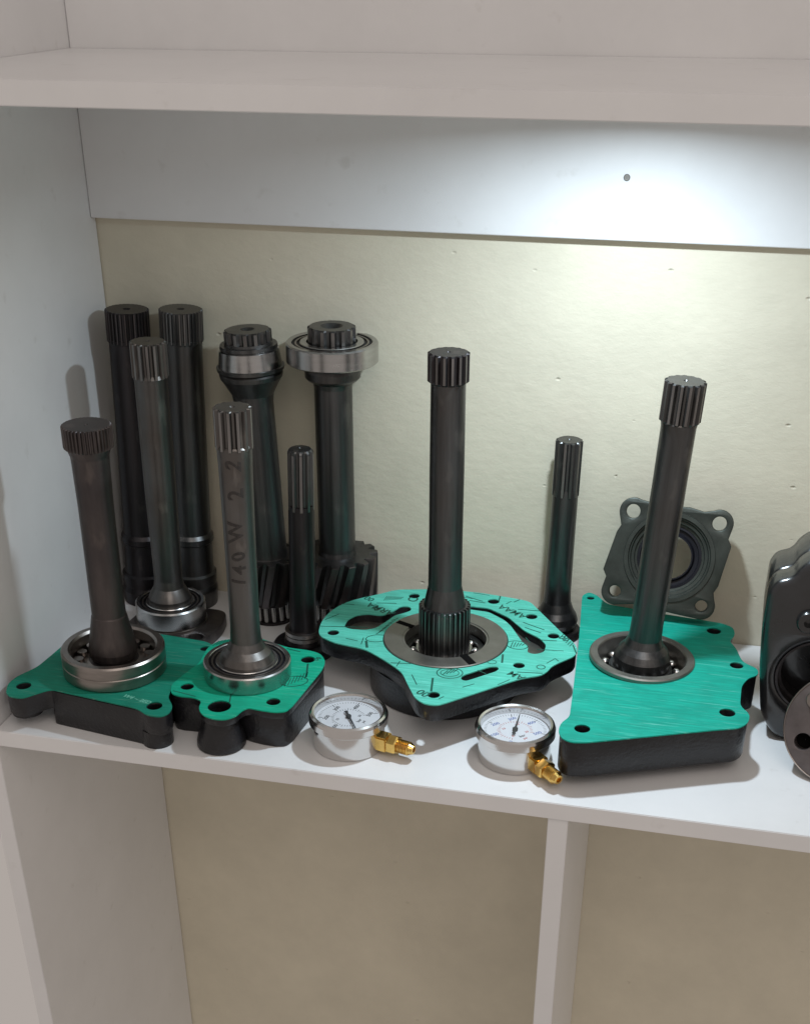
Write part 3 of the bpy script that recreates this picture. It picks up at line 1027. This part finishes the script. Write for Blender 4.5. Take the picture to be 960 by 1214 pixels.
# S6 and S7: shafts with a bearing at the head and a helical gear at the foot
def geared(base, top, kind, label):
    ax = Axis(base, top)
    t = shaft_thing('gear_shaft', ax, label, 'gear shafts against the back wall')
    if kind == 'ball':
        lathe('shaft_body', ax.prof([(738, 40), (700, 40), (662, 50), (658, 46), (650, 43), (560, 44), (458, 45.5), (452, 48), (449, 60), (446, 66), (438, 67),
                                     (430, 62), (412, 60), (406, 58)]), 'steel_dark', t, 64)
        toothed('splined_head', 14, ax.r(388, 58), ax.r(388, 52), ax.at(416), ax.at(386), 'steel_dark', t, ch=0.09, duty=(0.16, 0.36), bore=0.0105, phase=.1)
        bearing(t, ax.r(415, 110), ax.r(415, 61), ax.at(428), ax.at(404), 'bearing_steel', balls=False)
        gw, g0, g1 = 95, 704, 655
    else:
        lathe('shaft_body', ax.prof([(738, 40), (700, 40), (662, 52), (656, 48), (648, 46), (560, 47), (476, 47), (466, 50), (452, 66), (446, 74), (441, 76),
                                     (437, 70), (412, 60), (404, 57)]), 'steel_dark', t, 64)
        toothed('splined_head', 14, ax.r(392, 57), ax.r(392, 51), ax.at(416), ax.at(390), 'steel_dark', t, ch=0.09, duty=(0.16, 0.36), bore=0.007)
        cone = lathe('bearing_cone', [(ax.r(420, 57), ax.at(438)), (ax.r(420, 80), ax.at(437)), (ax.r(420, 81), ax.at(433)), (ax.r(420, 72), ax.at(432)),
                                      (ax.r(420, 66), ax.at(412)), (ax.r(420, 69), ax.at(411)), (ax.r(420, 68), ax.at(407)), (ax.r(420, 57), ax.at(407))],
                     'steel_dark', t, 64, closed=True)
        lathe('bearing_band', [(ax.r(420, 64), ax.at(432.5)), (ax.r(420, 76), ax.at(432.5)), (ax.r(420, 71), ax.at(413)), (ax.r(420, 64), ax.at(413))],
              'bearing_steel', t, 64, closed=True)
        gw, g0, g1 = 78, 706, 657
    R = ax.r(675, gw)
    toothed('helical_gear', 15 if kind == 'ball' else 13, R, R * 0.80, ax.at(g0), ax.at(g1), 'steel_dark', t, twist=0.34, duty=(0.20, 0.37), steps=8, ch=0.03, tip='spline_worn_dark')
    rb = ax.r(720, gw * 0.62)
    orr = lathe('roller_bearing', [(rb * 0.5, 0.0), (rb * 1.08, 0.0), (rb * 1.08, 0.003), (rb * 0.9, 0.0035), (rb * 0.9, ax.at(g0) - 0.0045),
                                   (rb * 1.08, ax.at(g0) - 0.004), (rb * 1.08, ax.at(g0) + 0.002), (rb * 0.5, ax.at(g0) + 0.002)], 'steel_black', t, 48, closed=True)
    h = ax.at(g0) - 0.008
    bm = bmesh.new()
    bmesh.ops.create_cone(bm, cap_ends=True, segments=12, radius1=rb * 0.125, radius2=rb * 0.125, depth=h)
    me = bpy.data.meshes.new('roller')
    bm.to_mesh(me)
    bm.free()
    for i in range(16):
        a = 2 * PI * i / 16
        link('roller', me, 'bearing_steel', orr, (rb * 0.93 * math.cos(a), rb * 0.93 * math.sin(a), 0.0038 + h / 2))
    return t


geared(onz(324, 731), (293, 391), 'taper', 'dark gear shaft with tapered silver bearing cone under its splined head')
geared(onz(402, 732), (393, 387), 'ball', 'dark gear shaft carrying a wide silver ball bearing at its splined head')

# S8: thin black shaft with a rounded spline end
bS = onz(360, 772)
ax = Axis(bS, (356, 533))
t = shaft_thing('drive_shaft', ax, 'thin black shaft with rounded silver-edged spline tip and bronze ring at its foot', GRP)
lathe('shaft_body', ax.prof([(772, 46), (758, 46), (753, 42), (744, 33), (735, 32), (690, 31.5), (605, 31), (598, 30)]), 'steel_black', t, 48)
toothed('splined_head', 10, ax.r(533, 32), ax.r(533, 26), ax.at(606), ax.at(531), 'steel_dark', t, ch=0.22, duty=(0.16, 0.36), run_out=True, round_top=True,
        bore=0.0016)
for a_, b_ in ((749, 745), (754.5, 750)):
    lathe('bronze_ring', [(ax.r(750, 28), ax.at(a_)), (ax.r(750, 43), ax.at(a_)), (ax.r(750, 43), ax.at(b_)), (ax.r(750, 28), ax.at(b_))], 'bearing_dull', t,
          48, closed=True)
lathe('foot_disc', [(0.004, 0.0), (ax.r(765, 70), 0.0), (ax.r(765, 72), 0.001), (ax.r(765, 72), ax.at(764)), (ax.r(765, 68), ax.at(761)), (0.004, ax.at(759))],
      'black_cast', t, 56, closed=True)

# S10: thin dark shaft with flared foot behind the middle
bS = onz(657, 752)
ax = Axis(bS, (675, 521))
t = shaft_thing('drive_shaft', ax, 'short thin dark shaft with flared foot, standing alone between pump cover and seal flange', GRP)
lathe('shaft_body', ax.prof([(752, 44), (740, 44), (738, 50), (733, 52), (727, 48), (721, 40), (712, 33), (700, 31), (640, 30.5), (585, 30.5), (578, 29)]), 'steel_dark', t, 48)
toothed('splined_head', 11, ax.r(521, 33), ax.r(521, 28), ax.at(588), ax.at(521), 'steel_dark', t, ch=0.16, duty=(0.16, 0.36), run_out=True, bore=0.002)
lathe('foot_disc', [(0.004, 0.0), (ax.r(750, 58), 0.0), (ax.r(750, 60), 0.001), (ax.r(750, 60), ax.at(745)), (ax.r(750, 56), ax.at(743)), (0.004, ax.at(743))], 'steel_black',
      t, 56, closed=True)

# ------------------------------------------------------------------ seal flange leaning on the wall, foot on the end cover
pb = onz(779, 731, ZD)
Yf = pb.y
bot = Vector((pb.x, Yf, ZD + 0.0006))
topY = YB - 0.004
zt_ = (ony(800, 604, topY - 0.016)).z
upv = (Vector((0, topY - 0.016, zt_)) - Vector((0, Yf, ZD))).normalized()
xv = Vector((1, -0.02, -0.045)).normalized()
nv = xv.cross(upv).normalized()         # faces the viewer
xv = upv.cross(nv)
fl = thing('seal_flange', 'grey-green square flange with four bolt lugs and black seal, leaning on the back wall', 'flange', bot)
M3 = Matrix((xv, upv, nv)).transposed().to_4x4()
fl.matrix_world = Matrix.Translation(bot) @ M3


def on_fl(x, y):
    d = ray(x, y)
    q = C0 + d * ((bot + nv * 0.016 - C0).dot(nv) / d.dot(nv))
    return Vector(((q - bot).dot(xv), (q - bot).dot(upv)))


lug = [on_fl(*p) for p in ((750.5, 606), (853, 621), (728.5, 701), (831, 719))]
lr = 0.0128
outl = []
# square with waisted sides between round lugs, counter-clockwise from the lower left
BL, BR, TR, TL = lug[2], lug[3], lug[1], lug[0]


def arc(c, r, a0, a1, n=10): return [Vector((c.x + r * math.cos(math.radians(a0 + (a1 - a0) * i / n)),
                                            c.y + r * math.sin(math.radians(a0 + (a1 - a0) * i / n)))) for i in range(n + 1)]


outl += arc(BL, lr, 165, 290)
outl += [Vector((BL.x + 0.018, BL.y - 0.0105)), Vector((BR.x - 0.018, BR.y - 0.0105))]
outl += arc(BR, lr, 250, 385)
outl += [Vector((BR.x + 0.0098, BR.y + 0.0135)), Vector((BR.x + 0.0132, BR.y + 0.020)), Vector((TR.x + 0.0132, TR.y - 0.020)), Vector((TR.x + 0.0098, TR.y - 0.0135))]
outl += arc(TR, lr, -15, 118)
outl += [Vector((TR.x - 0.015, TR.y + 0.0095)), Vector(((TR.x + TL.x) / 2 + 0.012, TR.y + 0.0125)), Vector(((TR.x + TL.x) / 2 - 0.012, TR.y + 0.0125)),
         Vector((TL.x + 0.015, TL.y + 0.0095))]
outl += arc(TL, lr, 62, 195)
outl += [Vector((TL.x - 0.0098, TL.y - 0.0135)), Vector((TL.x - 0.0132, TL.y - 0.020)), Vector((BL.x - 0.0132, BL.y + 0.020)), Vector((BL.x - 0.0098, BL.y + 0.0135))]
ctr = (BL + BR + TR + TL) / 4
ctr = on_fl(793, 661)
rb1 = 0.0375
lift = max(0, -min(p.y for p in outl))
outl = [p + Vector((0, lift)) for p in outl]
ctr = ctr + Vector((0, lift * 0.5))
sheet('flange_plate', [outl, circ(ctr.x, ctr.y, rb1, 64)] + [circ(p.x, p.y + lift, 0.0066) for p in lug[:2]] + [circ(p.x, p.y + lift, 0.0056) for p in lug[2:]], 0.0, 0.016,
      'green_grey_cast', fl, 0.0012)
lathe('stepped_bore', [(rb1 + 0.0004, 0.0045), (rb1 + 0.0004, 0.0152), (rb1 - 0.0012, 0.0150), (rb1 - 0.0022, 0.0128), (rb1 - 0.0048, 0.0124), (rb1 - 0.0055, 0.0098),
                       (rb1 - 0.0075, 0.0094), (rb1 - 0.0075, 0.0045)], 'green_grey_cast', fl, 72, closed=True, loc=(ctr.x, ctr.y, 0))
lathe('raised_ring', [(rb1 - 0.0002, 0.0150), (rb1 + 0.0052, 0.0150), (rb1 + 0.0045, 0.0175), (rb1 + 0.0008, 0.0175)], 'green_grey_cast', fl, 72, closed=True, loc=(ctr.x, ctr.y, 0))
lathe('shaft_seal', [(rb1 - 0.0076, 0.001), (rb1 - 0.0076, 0.0086), (rb1 - 0.010, 0.0088), (rb1 - 0.0105, 0.0060), (rb1 - 0.0140, 0.0056), (rb1 - 0.0160, 0.0085),
                     (rb1 - 0.0172, 0.0085), (rb1 - 0.0168, 0.001)], 'rubber', fl, 72, closed=True, loc=(ctr.x, ctr.y, 0))

# ------------------------------------------------------------------ pressure gauges
def lens(t, R):
    n = 64
    vs = [((R - 0.0050) * math.cos(2 * PI * i / n), (R - 0.0050) * math.sin(2 * PI * i / n), 0.0308) for i in range(n)]
    return link('lens', mesh('lens', vs, [tuple(range(n))]), 'lens_glass', t, smooth=0)


def gauge(base, zrot, needle, label, red):
    t = thing('pressure_gauge', label, 'gauge', (base.x, base.y, 0), rotz=zrot, group='pressure gauges on the shelf')
    # local: dial up is +y, the fitting leaves along -y
    R = 0.0345
    lathe('case', [(0.0265, 0.0), (0.0300, 0.0), (0.0312, 0.0012), (0.0312, 0.0250), (0.001, 0.0250), (0.001, 0.0)], 'chrome', t, 72, closed=True)
    lathe('bezel', [(0.0312, 0.0236), (R - 0.001, 0.0236), (R, 0.0246), (R, 0.0300), (R - 0.0010, 0.0325), (R - 0.0028, 0.0338), (R - 0.0046, 0.0330), (R - 0.0052, 0.0312),
                    (R - 0.0052, 0.0252), (0.0312 - 0.003, 0.0249)], 'chrome', t, 80, closed=True)
    d = lathe('dial', [(0.001, 0.0250), (0.0292, 0.0250), (0.0292, 0.0262), (0.001, 0.0262)], 'dial_white', t, 64, closed=True)
    z = 0.02622
    tk, tr = [], []
    for i in range(51):
        a = math.radians(225 - 270 * i / 50)
        big = i % 10 == 0
        r0, r1 = (0.0225 if big else 0.0245), 0.0268
        p = Vector((math.cos(a), math.sin(a)))
        tk.append(stroke(p * r0, p * r1, 0.0007 if big else 0.00032))
    for i in range(29):
        a = math.radians(225 - 270 * i / 28)
        p = Vector((math.cos(a), math.sin(a)))
        tr.append(stroke(p * 0.0128, p * (0.0150 if i % 4 else 0.0160), 0.0004))
    join_polys('scale_marks', tk, z, 'ink_black', d, 0.00005)
    join_polys('inner_scale_marks', tr, z, 'ink_red' if red else 'ink_black', d, 0.00005)
    for i, s_ in enumerate(('0', '100', '200', '300', '400', '500')):
        a = math.radians(225 - 270 * i / 5)
        text_mesh('scale_number', s_, 0.0052, 'ink_blue' if red else 'ink_black', d, loc=(0.0192 * math.cos(a), 0.0192 * math.sin(a), z), depth=0.00003)
    for i, s_ in enumerate(('0', '10', '20', '30')):
        a = math.radians(225 - 270 * i / 3)
        text_mesh('inner_number', s_, 0.0036, 'ink_red' if red else 'ink_black', d, loc=(0.0100 * math.cos(a), 0.0100 * math.sin(a), z), depth=0.00003)
    text_mesh('unit_lettering', 'bar', 0.0044, 'ink_black', d, loc=(0, -0.0105, z), depth=0.00003)
    text_mesh('unit_lettering', 'psi', 0.0036, 'ink_red' if red else 'ink_black', d, loc=(0, -0.0150, z), depth=0.00003)
    nd = thing('tmp', '', '')
    bpy.data.objects.remove(nd)
    dn = Vector((math.cos(needle), math.sin(needle)))
    n2 = Vector((-dn.y, dn.x))
    pl = [dn * 0.0245, dn * 0.004 + n2 * 0.0008, dn * -0.0045 + n2 * 0.0010, dn * -0.0085 + n2 * 0.0017, dn * -0.0085 - n2 * 0.0017, dn * -0.0045 - n2 * 0.0010,
          dn * 0.004 - n2 * 0.0008]
    pl[0:1] = [dn * 0.0245 - n2 * 0.0003, dn * 0.0245 + n2 * 0.0003]
    nd = join_polys('needle', [pl], 0.0280, 'ink_black', t, 0.0005)
    lathe('needle_hub', [(0.0022, 0.0261), (0.0024, 0.0284), (0.0018, 0.0290), (0.0005, 0.0290)], 'ink_black', nd, 24)
    lens(t, R)
    # vent plug on the side of the case
    a = math.radians(-90 + 62)
    # brass fitting: square block, hex, thread, flare end
    zf = 0.0118
    blk = box('fitting_block', -0.0068, 0.0068, -0.0400, -0.0290, zf - 0.0068, zf + 0.0068, 'brass', 0.0012, t)
    lathe('fitting_hex', [(0.0062, 0.0388), (0.0082, 0.0400), (0.0086, 0.0412), (0.0086, 0.0475), (0.0080, 0.0488), (0.0055, 0.0490)], 'brass', t, 6, loc=(0, 0, zf),
          rot=(PI / 2, PI / 6, 0), smooth=0)
    th = [(0.0050, 0.0485)]
    y = 0.0490
    while y < 0.0600:
        th += [(0.0062, y), (0.0062, y + 0.0005), (0.0054, y + 0.0009), (0.0054, y + 0.0011)]
        y += 0.0014
    th += [(0.0055, y), (0.0040, y + 0.0035), (0.0024, y + 0.0037), (0.0021, y + 0.0005)]
    lathe('fitting_thread', th, 'brass', t, 28, loc=(0, 0, zf), rot=(PI / 2, 0, 0))
    return t


gb = onz(413, 843, 0.033)
fd = onz(488, 883, 0.0118) - onz(413, 862, 0.0118)
zr = math.atan2(fd.y, fd.x) + PI / 2
dirn = onz(421, 860, 0.028) - onz(411, 842, 0.028)
gauge(gb, zr, math.atan2(dirn.y, dirn.x) - zr, 'silver pressure gauge with black scale and black needle, between housing and pump cover', False)
gb = onz(611, 858, 0.033)
fd = onz(659, 917, 0.0118) - onz(610, 878, 0.0118)
zr = math.atan2(fd.y, fd.x) + PI / 2
dirn = onz(615, 846, 0.028) - onz(606, 874, 0.028)
gauge(gb, zr, math.atan2(dirn.y, dirn.x) - zr, 'silver pressure gauge with red and blue printed scale, beside the end cover', True)

# ------------------------------------------------------------------ pump casing and loose disc at the right edge
pf = onz(918, 878)
o3 = Vector((pf.x + 0.040, pf.y + 0.02, 0))
pm = thing('pump_casing', 'satin black cast pump casing with open round bore, behind the loose steel disc', 'pump', o3)
Yp = pf.y
bl = [ony(x, y, Yp) for x, y in ((901, 850), (900, 800), (904, 745), (911, 702), (921, 690), (940, 686), (949, 674), (963, 665), (990, 664), (1006, 673),
                                 (1014, 690), (1034, 700), (1044, 760), (1044, 850))]
loop = [Vector((p.x - o3.x, max(p.z, 0.010))) for p in bl]
loop = [Vector((pf.x - o3.x, 0.0))] + loop + [Vector((loop[-1].x - 0.012, 0.0))]
loop = bez_round(loop, 0.010, 6)
bc = ony(968, 806, Yp)
rbore = 47 * proj(bc)[2] / F
bz = Vector((bc.x - o3.x, bc.z))
mrot = Matrix.Translation((0, Yp - o3.y, 0)) @ Matrix.Rotation(PI / 2, 4, 'X')
sheet('front_body', [loop, circ(bz.x, bz.y, rbore, 72)], -0.030, 0.0, 'black_gloss', pm, 0.006, 50, mtx=mrot)
sheet('back_body', [inset(loop, 0.0015)], -0.075, -0.0295, 'black_gloss', pm, 0.006, 50, mtx=mrot)
lathe('bore_lining', [(rbore - 0.0045, 0.0), (rbore + 0.0005, 0.0), (rbore + 0.0005, 0.026), (rbore - 0.0015, 0.026), (rbore - 0.0020, 0.018), (rbore - 0.0045, 0.017)], 'steel_black', pm, 72,
      closed=True, loc=(bz.x, Yp - o3.y + 0.0288, bz.y), rot=(PI / 2, 0, 0))
for dx, dz in ((-0.030, 0.118), (0.022, 0.132)):
    lathe('mounting_boss', [(0.0040, -0.001), (0.0100, -0.001), (0.0098, 0.0035), (0.0085, 0.0050), (0.0040, 0.0050)], 'black_gloss', pm, 32, closed=True,
          loc=(dx, Yp - o3.y, dz), rot=(PI / 2, 0, 0), smooth=40)

db = onz(982, 932)
dn_ = Vector((-0.30, -1.0, 0.36)).normalized()
ux = Vector((0, 0, 1)).cross(dn_).normalized()
uy = dn_.cross(ux)
RD = 0.0470
ds = thing('cover_disc', 'round grey steel disc with bolt holes, propped upright against the black pump casing', 'disc', db)
ds.matrix_world = Matrix.Translation(db + uy * 0.0 + Vector((0, 0, 0.0016))) @ Matrix((ux, uy, dn_)).transposed().to_4x4()
holes = [circ(0.033 * math.cos(a), RD + 0.033 * math.sin(a), 0.0072, 24) for a in (math.radians(x) for x in (211, 301, 31))]
sheet('disc_body', [circ(0, RD, RD, 96)] + holes + [circ(0, RD, 0.012, 40)], -0.009, 0.003, 'disc_steel', ds, 0.0006)
lathe('hole_floor', [(0.0003, -0.0088), (0.0078, -0.0088), (0.0078, -0.0075), (0.0003, -0.0075)], 'void', ds, 24, closed=True, loc=(0.033 * math.cos(math.radians(211)), RD + 0.033 * math.sin(math.radians(211)), 0))
lathe('edge_rim', [(RD - 0.0003, -0.0094), (RD + 0.0008, -0.0094), (RD + 0.0008, 0.0030), (RD + 0.0002, 0.0036), (RD - 0.0003, 0.0034)], 'bearing_dull', ds, 96, closed=True, loc=(0, RD, 0))
a = math.radians(143)
bl_ = lathe('bolt_head', [(0.0075, 0.0025), (0.0075, 0.0070), (0.0068, 0.0078), (0.0030, 0.0078), (0.0026, 0.0055)], 'bearing_dull', ds, 32,
            loc=(0.033 * math.cos(a), RD + 0.033 * math.sin(a), 0))
